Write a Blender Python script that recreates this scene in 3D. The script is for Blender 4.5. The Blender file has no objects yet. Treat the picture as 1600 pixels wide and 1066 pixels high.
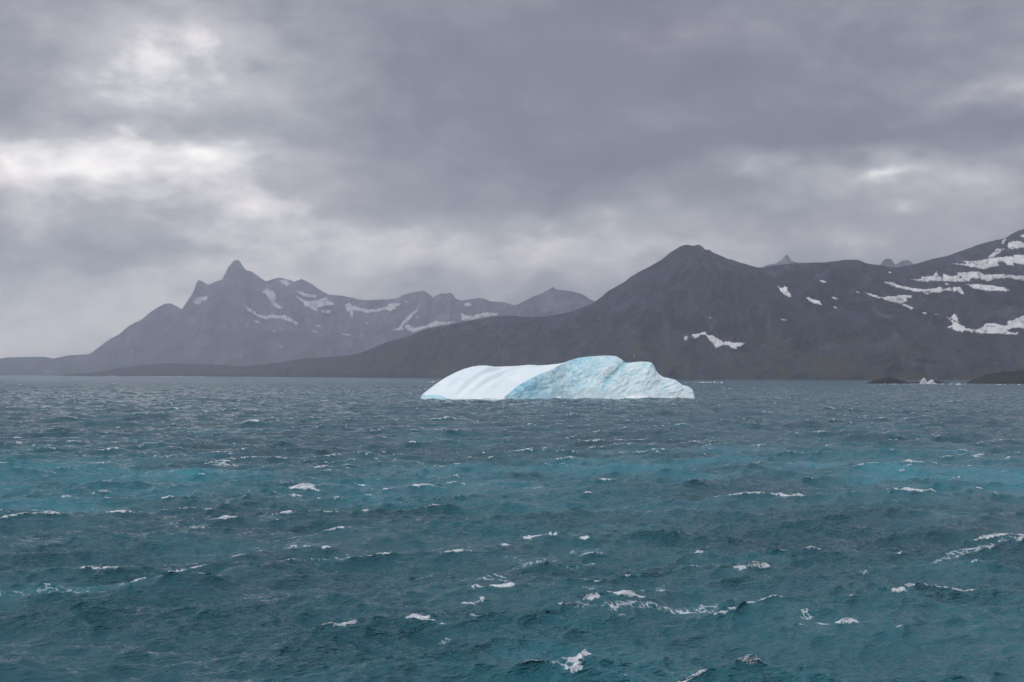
import bpy, bmesh, math, random
import numpy as np
from mathutils import Vector
from mathutils.bvhtree import BVHTree
from mathutils.geometry import delaunay_2d_cdt

R = math.radians
SC = bpy.context.scene
COL = SC.collection

# ------------------------------------------------------------------ camera
F = 2222.0            # focal length in photo pixels (50 mm on 36 mm)
CX, CY, HOR = 800.0, 533.0, 583.0
CAMH = 15.0
PITCH = math.atan((HOR - CY) / F)
cam_d = bpy.data.cameras.new('camera')
cam = bpy.data.objects.new('camera', cam_d)
COL.objects.link(cam)
cam_d.lens = 50.0
cam_d.sensor_width = 36.0
cam_d.clip_start = 0.5
cam_d.clip_end = 60000.0
cam.location = (0, 0, CAMH)
cam.rotation_euler = (math.pi / 2 + PITCH, 0, 0)
SC.camera = cam

# ------------------------------------------------------------------ view
SC.render.engine = 'CYCLES'
SC.view_settings.view_transform = 'Standard'
SC.view_settings.look = 'None'
SC.view_settings.gamma = 1.0
SC.view_settings.use_curve_mapping = False
SC.view_settings.exposure = 0.0
SC.cycles.use_denoising = True
SC.cycles.max_bounces = 3
SC.cycles.diffuse_bounces = 1
SC.cycles.glossy_bounces = 2
SC.cycles.volume_bounces = 1
SC.cycles.caustics_reflective = False
SC.cycles.caustics_refractive = False

# ------------------------------------------------------------------ world: overcast sky
SUN_EL, SUN_AZ = R(42), R(-138)       # azimuth from +Y, clockwise: left, behind the camera
world = bpy.data.worlds.new('World')
SC.world = world
world.use_nodes = True


class NT:
    """tiny node helper"""
    def __init__(self, tree):
        self.t = tree
        self.n = tree.nodes
        self.l = tree.links

    def put(self, sock, v):
        if v is None:
            return
        if isinstance(v, bpy.types.NodeSocket):
            self.l.new(v, sock)
        else:
            sock.default_value = v

    def math(self, op, a, b=None, c=None, clamp=False):
        n = self.n.new('ShaderNodeMath')
        n.operation = op
        n.use_clamp = clamp
        for i, v in enumerate((a, b, c)):
            self.put(n.inputs[i], v)
        return n.outputs[0]

    def vmath(self, op, a, b=None):
        n = self.n.new('ShaderNodeVectorMath')
        n.operation = op
        self.put(n.inputs[0], a)
        self.put(n.inputs[1], b)
        return n.outputs['Value'] if op in ('DOT_PRODUCT', 'LENGTH') else n.outputs[0]

    def xyz(self, x, y, z):
        n = self.n.new('ShaderNodeCombineXYZ')
        for i, v in enumerate((x, y, z)):
            self.put(n.inputs[i], v)
        return n.outputs[0]

    def sep(self, v):
        n = self.n.new('ShaderNodeSeparateXYZ')
        self.put(n.inputs[0], v)
        return n.outputs

    def noise(self, vec, scale, detail=4, rough=0.5, dist=0.0, out='Fac'):
        n = self.n.new('ShaderNodeTexNoise')
        self.put(n.inputs['Vector'], vec)
        n.inputs['Scale'].default_value = scale
        n.inputs['Detail'].default_value = detail
        n.inputs['Roughness'].default_value = rough
        n.inputs['Distortion'].default_value = dist
        return n.outputs[out]

    def ramp(self, fac, stops, interp='LINEAR'):
        n = self.n.new('ShaderNodeValToRGB')
        n.color_ramp.interpolation = interp
        e = n.color_ramp.elements
        while len(e) < len(stops):
            e.new(0.5)
        for el, (p, c) in zip(e, stops):
            el.position = p
            if not hasattr(c, '__len__'):
                c = (c, c, c)
            el.color = (*c[:3], 1)
        self.put(n.inputs[0], fac)
        return n.outputs[0]

    def mix(self, fac, a, b, mode='MIX'):
        n = self.n.new('ShaderNodeMix')
        n.data_type = 'RGBA'
        n.blend_type = mode
        self.put(n.inputs[0], fac)
        for s, v in ((n.inputs[6], a), (n.inputs[7], b)):
            if isinstance(v, tuple) and len(v) == 3:
                v = (*v, 1)
            self.put(s, v)
        return n.outputs[2]

    def sstep(self, v, a, b):
        n = self.n.new('ShaderNodeMapRange')
        n.interpolation_type = 'SMOOTHSTEP'
        self.put(n.inputs[0], v)
        self.put(n.inputs[1], a)
        self.put(n.inputs[2], b)
        return n.outputs[0]

    def attr(self, name, out='Fac'):
        n = self.n.new('ShaderNodeAttribute')
        n.attribute_name = name
        return n.outputs[out]

    def bump(self, height, strength, distance, normal=None):
        n = self.n.new('ShaderNodeBump')
        n.inputs['Strength'].default_value = strength
        n.inputs['Distance'].default_value = distance
        self.put(n.inputs['Height'], height)
        self.put(n.inputs['Normal'], normal)
        return n.outputs[0]


def sky_dir(px, py):
    """azimuth and elevation in degrees of a place in the sky"""
    u, v = (px - CX) / F, (CY - py) / F
    y = math.cos(PITCH) - v * math.sin(PITCH)
    z = math.sin(PITCH) + v * math.cos(PITCH)
    return math.degrees(math.atan2(u, y)), math.degrees(math.atan2(z, math.hypot(u, y)))


def build_sky():
    w = NT(world.node_tree)
    for n in list(w.n):
        w.n.remove(n)
    tc = w.n.new('ShaderNodeTexCoord')
    d = tc.outputs['Generated']
    x, y, z = w.sep(d)
    zc = w.math('MAXIMUM', z, 0.0)
    az = w.math('MULTIPLY', w.math('ARCTAN2', x, y), 57.29578)
    el = w.math('MULTIPLY', w.math('ARCSINE', zc), 57.29578)
    # warp: cloud edges are ragged
    flat = w.vmath('MULTIPLY', d, (1.0, 1.0, 1.9))
    wn = w.noise(flat, 7.0, 2, 0.55, out='Color')
    wv = w.vmath('SUBTRACT', wn, (0.5, 0.5, 0.5))
    wn2 = w.noise(flat, 26.0, 2, 0.6, out='Color')
    wv2 = w.vmath('SUBTRACT', wn2, (0.5, 0.5, 0.5))
    ae = w.vmath('ADD', w.xyz(az, el, 0.0),
                 w.vmath('ADD', w.vmath('MULTIPLY', wv, (5.0, 3.4, 0.0)),
                         w.vmath('MULTIPLY', wv2, (3.0, 1.8, 0.0))))
    # cloud deck seen in perspective + a stretched layer
    inv = w.math('DIVIDE', 1.0, w.math('ADD', zc, 0.16))
    deck = w.xyz(w.math('MULTIPLY', x, inv), w.math('MULTIPLY', y, inv), 0.0)
    n1 = w.noise(deck, 1.15, 4, 0.5)
    n2 = w.noise(flat, 8.5, 5, 0.58)
    n3 = w.noise(flat, 24.0, 4, 0.62)
    base = w.math('ADD', w.math('MULTIPLY', w.math('SUBTRACT', n1, 0.5), 0.26),
                  w.math('MULTIPLY', w.math('SUBTRACT', n2, 0.5), 0.44))
    base = w.math('ADD', base, w.math('MULTIPLY', w.math('SUBTRACT', n3, 0.5), 0.38))
    base = w.math('ADD', base, SKY_BASE)
    # paler towards the horizon
    hz = w.sstep(el, 9.5, 1.0)
    base = w.math('ADD', base, w.math('MULTIPLY', hz, 0.36))
    # thin places in the deck where it is brighter, and heavier ones
    for px, py, sx, sy, amp in SKY_SPOTS:
        a, e = sky_dir(px, py)
        k = 57.3 / F * 2.7
        q = w.n.new('ShaderNodeVectorMath')
        q.operation = 'MULTIPLY_ADD'
        w.l.new(ae, q.inputs[0])
        q.inputs[1].default_value = (1 / (sx * k), 1 / (sy * k), 0.0)
        q.inputs[2].default_value = (-a / (sx * k), -e / (sy * k), 0.0)
        g = w.n.new('ShaderNodeTexGradient')
        g.gradient_type = 'QUADRATIC_SPHERE'
        w.l.new(q.outputs[0], g.inputs[0])
        base = w.math('MULTIPLY_ADD', g.outputs['Fac'], amp * 1.2, base)
    cloud = w.ramp(base, SKY_RAMP)
    cloud = w.mix(1.0, cloud, (SKY_GAIN, SKY_GAIN, SKY_GAIN), 'MULTIPLY')
    tint = n1
    cloud = w.mix(w.sstep(tint, 0.42, 0.66), cloud, w.mix(1.0, cloud, (1.045, 0.985, 1.0), 'MULTIPLY'))
    sky = w.n.new('ShaderNodeTexSky')
    sky.sky_type = 'NISHITA'
    sky.sun_disc = False
    sky.sun_elevation = SUN_EL
    sky.sun_rotation = SUN_AZ
    blue = w.mix(1.0, sky.outputs[0], (0.1, 0.1, 0.1), 'MULTIPLY')
    # a hair of the blue sky comes through the thickest overcast
    col = w.mix(0.04, cloud, blue)
    # overcast domes brighten overhead
    up = w.math('MULTIPLY_ADD', w.sstep(z, 0.2, 0.95), SKY_ZENITH, 1.0)
    bg = w.n.new('ShaderNodeBackground')
    w.l.new(col, bg.inputs[0])
    w.put(bg.inputs[1], up)
    out = w.n.new('ShaderNodeOutputWorld')
    w.l.new(bg.outputs[0], out.inputs[0])


SKY_BASE = 0.40
SKY_ZENITH = 1.6
SKY_GAIN = 2.0
SKY_RAMP = [(0.0, (0.070, 0.073, 0.091)), (0.3, (0.112, 0.116, 0.141)), (0.5, (0.189, 0.195, 0.217)),
            (0.72, (0.335, 0.335, 0.345)), (1.0, (0.82, 0.80, 0.76))]
SKY_SPOTS = [  # px, py, half width, half height, strength
    (232, 82, 60, 42, 0.12), (190, 140, 190, 80, 0.22), (330, 120, 120, 70, 0.13), (100, 60, 80, 60, 0.04),
    (0, 258, 60, 40, 0.22), (130, 250, 85, 32, 0.25), (290, 256, 90, 28, 0.25), (150, 262, 260, 40, 0.12), (450, 215, 120, 50, 0.13),
    (403, 316, 44, 24, 0.14), (200, 190, 330, 150, 0.10), (160, 315, 260, 40, 0.14), (265, 204, 90, 28, -0.20), (150, 385, 170, 16, -0.12),
    (430, 365, 300, 26, 0.08), (70, 510, 260, 80, 0.25), (330, 470, 200, 60, 0.08),
    (1390, 288, 75, 30, 0.38), (1220, 272, 90, 34, 0.22), (1560, 295, 110, 30, 0.20), (1570, 125, 95, 36, 0.28),
    (880, 370, 190, 40, 0.20), (1430, 10, 110, 40, 0.08), (1300, 395, 300, 30, 0.08), (580, 400, 200, 45, 0.14),
    (980, 90, 430, 140, -0.15), (1280, 222, 420, 30, -0.12), (900, 275, 150, 30, -0.10), (10, 130, 60, 80, -0.12), (600, 330, 90, 22, -0.05),
]
build_sky()

sun_d = bpy.data.lights.new('sun', 'SUN')
sun_d.energy = 1.5
sun_d.angle = R(14)
sun_d.color = (1.0, 0.965, 0.92)
sun = bpy.data.objects.new('sun', sun_d)
COL.objects.link(sun)
sdir = Vector((math.sin(SUN_AZ) * math.cos(SUN_EL), math.cos(SUN_AZ) * math.cos(SUN_EL), math.sin(SUN_EL)))
sun.rotation_euler = sdir.to_track_quat('Z', 'Y').to_euler()
sun.location = (-200, -100, 300)


# ------------------------------------------------------------------ helpers
def ray(px, py):
    u, v = (px - CX) / F, (CY - py) / F
    return np.array([u, math.cos(PITCH) - v * math.sin(PITCH), math.sin(PITCH) + v * math.cos(PITCH)])


def at(px, py, Y):
    d = ray(px, py)
    s = Y / d[1]
    return np.array([d[0] * s, Y, CAMH + d[2] * s])


def tag(o, label=None, cat=None, group=None, kind=None):
    if label:
        o['label'] = label
    if cat:
        o['category'] = cat
    if group:
        o['group'] = group
    if kind:
        o['kind'] = kind
    return o


def grid_faces(nr, nc, wrap=False):
    i = np.arange(nr - 1)[:, None]
    j = np.arange(nc if wrap else nc - 1)[None, :]
    j2 = (j + 1) % nc
    a = i * nc + j
    b = i * nc + j2
    c = (i + 1) * nc + j2
    d = (i + 1) * nc + j
    return np.stack([a + 0 * b, b + 0 * a, c + 0 * a, d + 0 * a], -1).reshape(-1, 4)


def mesh_np(name, verts, quads, mat, attrs=None, smooth=True, parent=None):
    """a mesh object from numpy arrays (quads or tris)"""
    me = bpy.data.meshes.new(name)
    v = np.asarray(verts, np.float32).reshape(-1, 3)
    q = np.asarray(quads, np.int32)
    k = q.shape[1]
    me.vertices.add(len(v))
    me.vertices.foreach_set('co', v.ravel())
    me.loops.add(q.size)
    me.loops.foreach_set('vertex_index', q.ravel())
    me.polygons.add(len(q))
    me.polygons.foreach_set('loop_start', np.arange(0, q.size, k, dtype=np.int32))
    me.polygons.foreach_set('loop_total', np.full(len(q), k, np.int32))
    me.polygons.foreach_set('use_smooth', np.full(len(q), smooth, bool))
    me.update(calc_edges=True)
    for n, arr in (attrs or {}).items():
        a = me.attributes.new(n, 'FLOAT', 'POINT')
        a.data.foreach_set('value', np.asarray(arr, np.float32).ravel())
    me.materials.append(mat)
    o = bpy.data.objects.new(name, me)
    COL.objects.link(o)
    if parent:
        o.parent = parent
    return o


def smooth(a, b, x):
    t = np.clip((x - a) / (b - a), 0, 1)
    return t * t * (3 - 2 * t)


def pnoise(x, y, seed=0):
    """gradient noise, about -0.7..0.7"""
    x = np.asarray(x, float)
    y = np.asarray(y, float)
    xi, yi = np.floor(x).astype(np.int64), np.floor(y).astype(np.int64)
    xf, yf = x - xi, y - yi
    u = xf * xf * xf * (xf * (xf * 6 - 15) + 10)
    v = yf * yf * yf * (yf * (yf * 6 - 15) + 10)

    def g(ix, iy, dx, dy):
        h = (ix * 374761393 + iy * 668265263 + seed * 974634777) & 0xffffffff
        h = ((h ^ (h >> 13)) * 1274126177) & 0xffffffff
        h = (h ^ (h >> 16)) & 0xffff
        a = h * (2 * math.pi / 65536)
        return np.cos(a) * dx + np.sin(a) * dy
    n00, n10 = g(xi, yi, xf, yf), g(xi + 1, yi, xf - 1, yf)
    n01, n11 = g(xi, yi + 1, xf, yf - 1), g(xi + 1, yi + 1, xf - 1, yf - 1)
    return (n00 * (1 - u) + n10 * u) * (1 - v) + (n01 * (1 - u) + n11 * u) * v


def fbm(x, y, oct=5, seed=0, gain=0.5, ridged=False):
    s, a, f = 0.0, 1.0, 1.0
    for o in range(oct):
        n = pnoise(x * f + 17.3 * o, y * f - 9.1 * o, seed + o)
        if ridged:
            n = 0.5 - 1.6 * np.abs(n)
        s = s + a * n
        a *= gain
        f *= 2.03
    return s


def material(name):
    m = bpy.data.materials.new(name)
    m.use_nodes = True
    t = NT(m.node_tree)
    for n in list(t.n):
        t.n.remove(n)
    out = t.n.new('ShaderNodeOutputMaterial')
    p = t.n.new('ShaderNodeBsdfPrincipled')
    t.l.new(p.outputs[0], out.inputs[0])
    return m, t, p


def pos(t):
    return t.n.new('ShaderNodeNewGeometry').outputs['Position']


# ------------------------------------------------------------------ materials
def mat_sea():
    m, t, p = material('sea_water')
    P = pos(t)
    turq = t.attr('turq')
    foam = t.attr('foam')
    body = t.mix(turq, WATER_DEEP, WATER_TURQ)
    big = t.noise(t.vmath('MULTIPLY', P, (1.0, 0.6, 0.3)), 0.02, 3, 0.5)
    body = t.mix(t.math('MULTIPLY', t.sstep(big, 0.35, 0.7), 0.5), body, t.mix(1.0, body, (0.8, 1.12, 1.08), 'MULTIPLY'))
    lace_a = t.attr('lace')
    # coordinates stretched along the crests
    rot = t.n.new('ShaderNodeVectorRotate')
    rot.rotation_type = 'Z_AXIS'
    rot.inputs['Angle'].default_value = R(-28)
    t.l.new(P, rot.inputs['Vector'])
    W = t.vmath('MULTIPLY', rot.outputs[0], (0.26, 1.0, 1.0))
    # fresh foam: broken, nearly opaque; old foam: a thin net of bubbles
    WF = t.vmath('MULTIPLY', rot.outputs[0], (0.5, 1.0, 1.0))
    fn = t.noise(WF, 1.5, 6, 0.72, 0.8)
    fn2 = t.noise(WF, 7.0, 4, 0.72, 0.4)
    nn = t.math('ADD', t.math('MULTIPLY', fn, 0.6), t.math('MULTIPLY', fn2, 0.4))
    edge = t.math('SUBTRACT', nn, t.math('MULTIPLY_ADD', t.math('SUBTRACT', 1.0, foam), 0.32, 0.375))
    fresh = t.math('MULTIPLY', t.sstep(edge, 0.0, 0.17), t.sstep(foam, 0.02, 0.2))
    vo = t.n.new('ShaderNodeTexVoronoi')
    vo.feature = 'DISTANCE_TO_EDGE'
    vo.inputs['Scale'].default_value = 1.5
    wob = t.vmath('ADD', P, t.vmath('MULTIPLY', t.noise(P, 1.6, 3, 0.6, out='Color'), (1.1, 1.1, 0.0)))
    t.l.new(wob, vo.inputs['Vector'])
    net = t.math('SUBTRACT', 1.0, t.math('MULTIPLY', vo.outputs['Distance'], 4.5))
    net = t.math('ADD', t.math('MULTIPLY', net, 0.45), t.math('MULTIPLY', nn, 0.9))
    old = t.sstep(t.math('SUBTRACT', t.math('ADD', net, t.math('MULTIPLY', lace_a, 0.75)), 1.0), 0.0, 0.32)
    old = t.math('MULTIPLY', t.math('MULTIPLY', old, t.sstep(lace_a, 0.02, 0.35)), 0.72)
    fm = t.math('MAXIMUM', fresh, old)
    b1 = t.noise(W, 0.7, 4, 0.6, 0.4)
    b2 = t.noise(W, 2.6, 3, 0.6, 0.3)
    b3 = t.noise(W, 8.0, 2, 0.6, 0.0)
    hgt = t.math('ADD', t.math('MULTIPLY', b1, 0.34), t.math('ADD', t.math('MULTIPLY', b2, 0.30), t.math('MULTIPLY', b3, 0.13)))
    calm = t.noise(t.vmath('MULTIPLY', P, (0.6, 1.0, 0.0)), 0.045, 3, 0.55)
    hgt = t.math('MULTIPLY', hgt, t.math('MULTIPLY_ADD', t.sstep(calm, 0.35, 0.65), 0.95, 0.4))
    nrm = t.bump(hgt, 1.0, 1.25)
    fb = t.bump(t.math('MULTIPLY', fm, nn), 0.4, 0.12, nrm)
    col = t.mix(fm, body, (0.80, 0.82, 0.83))
    t.l.new(col, p.inputs['Base Color'])
    p.inputs['IOR'].default_value = 1.333
    t.put(p.inputs['Roughness'], t.math('MULTIPLY_ADD', fm, 0.6, t.math('MULTIPLY_ADD', t.attr('chop'), 0.20, 0.03)))
    t.l.new(fb, p.inputs['Normal'])
    return m


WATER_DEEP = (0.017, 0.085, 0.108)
WATER_TURQ = (0.042, 0.215, 0.268)


def mat_rock(name, c1, c2, green, gz, scale):
    """weathered rock with tussock on the low ground"""
    m, t, p = material(name)
    P = pos(t)
    n1 = t.noise(P, 0.012 * scale, 6, 0.62, 0.4)
    n2 = t.noise(t.vmath('MULTIPLY', P, (1, 1, 0.25)), 0.05 * scale, 5, 0.6)
    col = t.mix(t.sstep(n1, 0.3, 0.7), c1, c2)
    col = t.mix(t.math('MULTIPLY', t.sstep(n2, 0.52, 0.68), 0.5), col, tuple(1.5 * v for v in c2))
    st = t.noise(t.vmath('MULTIPLY', P, (1.0, 0.35, 0.22)), 0.03 * scale, 5, 0.65, 0.6)
    col = t.mix(t.math('MULTIPLY', t.sstep(st, 0.53, 0.66), 0.55), col, tuple(1.9 * v for v in c2))
    col = t.mix(t.math('MULTIPLY', t.sstep(st, 0.46, 0.36), 0.6), col, tuple(0.55 * v for v in c1))
    z = t.sep(P)[2]
    zz = t.math('ADD', z, t.math('MULTIPLY', t.math('SUBTRACT', t.noise(P, 0.006 * scale, 5, 0.6), 0.5), gz * 2.6))
    g = t.math('MULTIPLY', t.sstep(zz, gz, gz * 0.35), t.sstep(t.noise(P, 0.02 * scale, 4, 0.6), 0.42, 0.6))
    col = t.mix(g, col, green)
    t.l.new(col, p.inputs['Base Color'])
    p.inputs['Roughness'].default_value = 0.95
    p.inputs['Specular IOR Level'].default_value = 0.15
    t.l.new(t.bump(t.math('ADD', t.noise(P, 0.06 * scale, 6, 0.65), st), 1.0, 16.0 / scale), p.inputs['Normal'])
    return m


def mat_snow(name, c):
    m, t, p = material(name)
    P = pos(t)
    n = t.noise(P, 0.03, 5, 0.6)
    col = t.mix(t.sstep(n, 0.35, 0.7), c, tuple(v * 0.66 for v in c))
    t.l.new(col, p.inputs['Base Color'])
    p.inputs['Roughness'].default_value = 0.9
    return m


def mat_berg_snow():
    m, t, p = material('iceberg_snow')
    P = pos(t)
    n = t.noise(t.vmath('MULTIPLY', P, (1, 0.5, 1)), 0.12, 5, 0.6, 0.5)
    col = t.mix(t.sstep(n, 0.3, 0.75), (0.86, 0.925, 0.92), (0.72, 0.86, 0.885))
    t.l.new(col, p.inputs['Base Color'])
    p.inputs['Roughness'].default_value = 0.65
    t.l.new(t.bump(t.noise(P, 0.5, 6, 0.6), 0.35, 0.6), p.inputs['Normal'])
    return m


def mat_berg_ice():
    m, t, p = material('iceberg_blue_ice')
    P = pos(t)
    blue = t.attr('blue')
    rot = t.n.new('ShaderNodeVectorRotate')
    rot.rotation_type = 'Y_AXIS'
    rot.inputs['Angle'].default_value = R(35)
    t.l.new(P, rot.inputs['Vector'])
    Q = t.vmath('MULTIPLY', rot.outputs[0], (1.0, 1.0, 0.55))
    n = t.noise(Q, 0.22, 7, 0.66, 0.7)
    n2 = t.noise(Q, 0.9, 5, 0.66, 0.5)
    f = t.math('ADD', t.math('MULTIPLY', t.math('SUBTRACT', n, 0.5), 1.5), blue)
    f = t.math('ADD', f, t.math('MULTIPLY', t.math('SUBTRACT', n2, 0.5), 0.6))
    col = t.ramp(f, [(0.0, (0.86, 0.94, 0.945)), (0.35, (0.70, 0.88, 0.915)), (0.65, (0.44, 0.74, 0.83)), (1.0, (0.16, 0.47, 0.62))])
    t.l.new(col, p.inputs['Base Color'])
    p.inputs['Roughness'].default_value = 0.38
    p.inputs['IOR'].default_value = 1.31
    vo = t.n.new('ShaderNodeTexVoronoi')
    vo.feature = 'SMOOTH_F1'
    vo.inputs['Scale'].default_value = 0.7
    t.l.new(Q, vo.inputs['Vector'])
    h = t.math('ADD', t.math('MULTIPLY', t.noise(Q, 0.5, 6, 0.65, 0.5), 1.0), t.math('MULTIPLY', vo.outputs['Distance'], 0.5))
    t.l.new(t.bump(h, 0.65, 0.9), p.inputs['Normal'])
    return m


def mat_plain(name, c, rough=0.7, var=0.15, scale=1.0):
    m, t, p = material(name)
    n = t.noise(pos(t), scale, 5, 0.6)
    t.l.new(t.mix(n, tuple(v * (1 - var) for v in c), tuple(min(1, v * (1 + var)) for v in c)), p.inputs['Base Color'])
    p.inputs['Roughness'].default_value = rough
    return m


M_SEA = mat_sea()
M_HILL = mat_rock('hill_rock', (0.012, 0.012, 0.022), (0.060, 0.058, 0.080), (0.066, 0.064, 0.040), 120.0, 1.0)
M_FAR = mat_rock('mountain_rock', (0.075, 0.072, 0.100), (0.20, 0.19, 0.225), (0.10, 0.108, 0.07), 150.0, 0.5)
M_SHORE = mat_rock('shore_rock', (0.012, 0.012, 0.013), (0.024, 0.023, 0.024), (0.024, 0.023, 0.02), 2.0, 6.0)
M_ISLET = mat_rock('islet_turf', (0.012, 0.012, 0.013), (0.024, 0.023, 0.024), (0.042, 0.042, 0.024), 30.0, 6.0)
M_SNOW = mat_snow('old_snow', (0.80, 0.79, 0.79))
M_BSNOW = mat_berg_snow()
M_BICE = mat_berg_ice()
M_SPRAY = mat_plain('white_spray', (0.92, 0.93, 0.93), 0.9, 0.03, 1.0)


# ------------------------------------------------------------------ sea
WIND = np.array([0.50, -0.87])
WIND = WIND / np.linalg.norm(WIND)


def wave_tile(L, N, lmin, lmax, lp, hs, spread, seed, rot=0.0):
    """one periodic patch of wind sea: height, chop and surface strain"""
    rng = np.random.default_rng(seed)
    k1 = np.fft.fftfreq(N, L / N) * 2 * math.pi
    kx, ky = np.meshgrid(k1, k1, indexing='ij')
    k = np.hypot(kx, ky)
    k[0, 0] = 1
    kp = 2 * math.pi / lp
    c, s = math.cos(rot), math.sin(rot)
    wx, wy = WIND[0] * c + WIND[1] * s, -WIND[0] * s + WIND[1] * c
    ct = (kx * wx + ky * wy) / k
    E = k ** -4.0 * np.exp(-1.25 * (kp / k) ** 2) * (np.maximum(ct, 0) ** spread * 0.93 + 0.07 * np.abs(ct))
    E = E * smooth(2 * math.pi / lmax * 0.8, 2 * math.pi / lmax * 1.2, k) * (1 - smooth(2 * math.pi / lmin * 0.8, 2 * math.pi / lmin * 1.2, k))
    E[0, 0] = 0
    h = np.sqrt(E) * (rng.normal(size=k.shape) + 1j * rng.normal(size=k.shape))
    f = lambda a: np.real(np.fft.ifft2(a)).astype(np.float32)
    H = f(h)
    sc = hs / 4 / H.std()
    h = h * sc
    out = [H * sc, f(1j * kx / k * h), f(1j * ky / k * h),
           f(-kx * kx / k * h), f(-ky * ky / k * h), f(-kx * ky / k * h)]
    return dict(L=L, N=N, f=np.stack(out, -1), rot=rot)


def sample_tile(T, x, y):
    c, s = math.cos(T['rot']), math.sin(T['rot'])
    xr, yr = x * c + y * s, -x * s + y * c
    N = T['N']
    u, v = xr / T['L'] * N, yr / T['L'] * N
    i, j = np.floor(u).astype(np.int64), np.floor(v).astype(np.int64)
    fu, fv = (u - i)[:, None].astype(np.float32), (v - j)[:, None].astype(np.float32)
    i0, j0, i1, j1 = i % N, j % N, (i + 1) % N, (j + 1) % N
    f = T['f']
    o = (f[i0, j0] * (1 - fu) + f[i1, j0] * fu) * (1 - fv) + (f[i0, j1] * (1 - fu) + f[i1, j1] * fu) * fv
    h, dx, dy, xx, yy, xy = o.T
    # rotate the horizontal parts back to world axes
    ddx, ddy = dx * c - dy * s, dx * s + dy * c
    wxx = xx * c * c - 2 * xy * c * s + yy * s * s
    wyy = xx * s * s + 2 * xy * c * s + yy * c * c
    wxy = (xx - yy) * c * s + xy * (c * c - s * s)
    return h, ddx, ddy, wxx, wyy, wxy


BERG_Y = 800.0
BERG_FRONT = [None, None]
WHITECAPS = [(680, 980, 60), (790, 925, 35), (740, 950, 50), (1010, 972, 35), (1100, 1008, 50), (720, 1040, 35), (545, 985, 50), (480, 1030, 20),
             (1080, 940, 22), (1250, 850, 18), (1265, 980, 14), (890, 1060, 25), (20, 915, 30), (1375, 1005, 25), (170, 870, 20), (835, 767, 20), (790, 770, 15),
             (880, 752, 18), (905, 737, 35), (955, 765, 18), (485, 777, 35), (165, 733, 25), (355, 730, 25), (1230, 785, 22), (1410, 768, 18), (1485, 730, 18),
             (1465, 748, 18), (1530, 720, 25), (1005, 813, 14), (1085, 820, 25), (1030, 768, 20), (640, 690, 40), (740, 662, 18), (545, 650, 16), (1055, 670, 18),
             (1180, 705, 15), (1295, 705, 25), (1245, 717, 18), (1470, 655, 14), (20, 685, 20), (130, 678, 18), (180, 633, 25), (300, 660, 15), (440, 655, 20),
             (85, 690, 15), (735, 720, 12), (820, 690, 15), (930, 680, 14), (1140, 640, 12), (60, 605, 14), (520, 612, 16), (1420, 610, 16), (1545, 625, 16)]
SHORE_FOAM = []     # (px, py, half width px, half depth m, strength) white water at rocks and beaches


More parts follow.
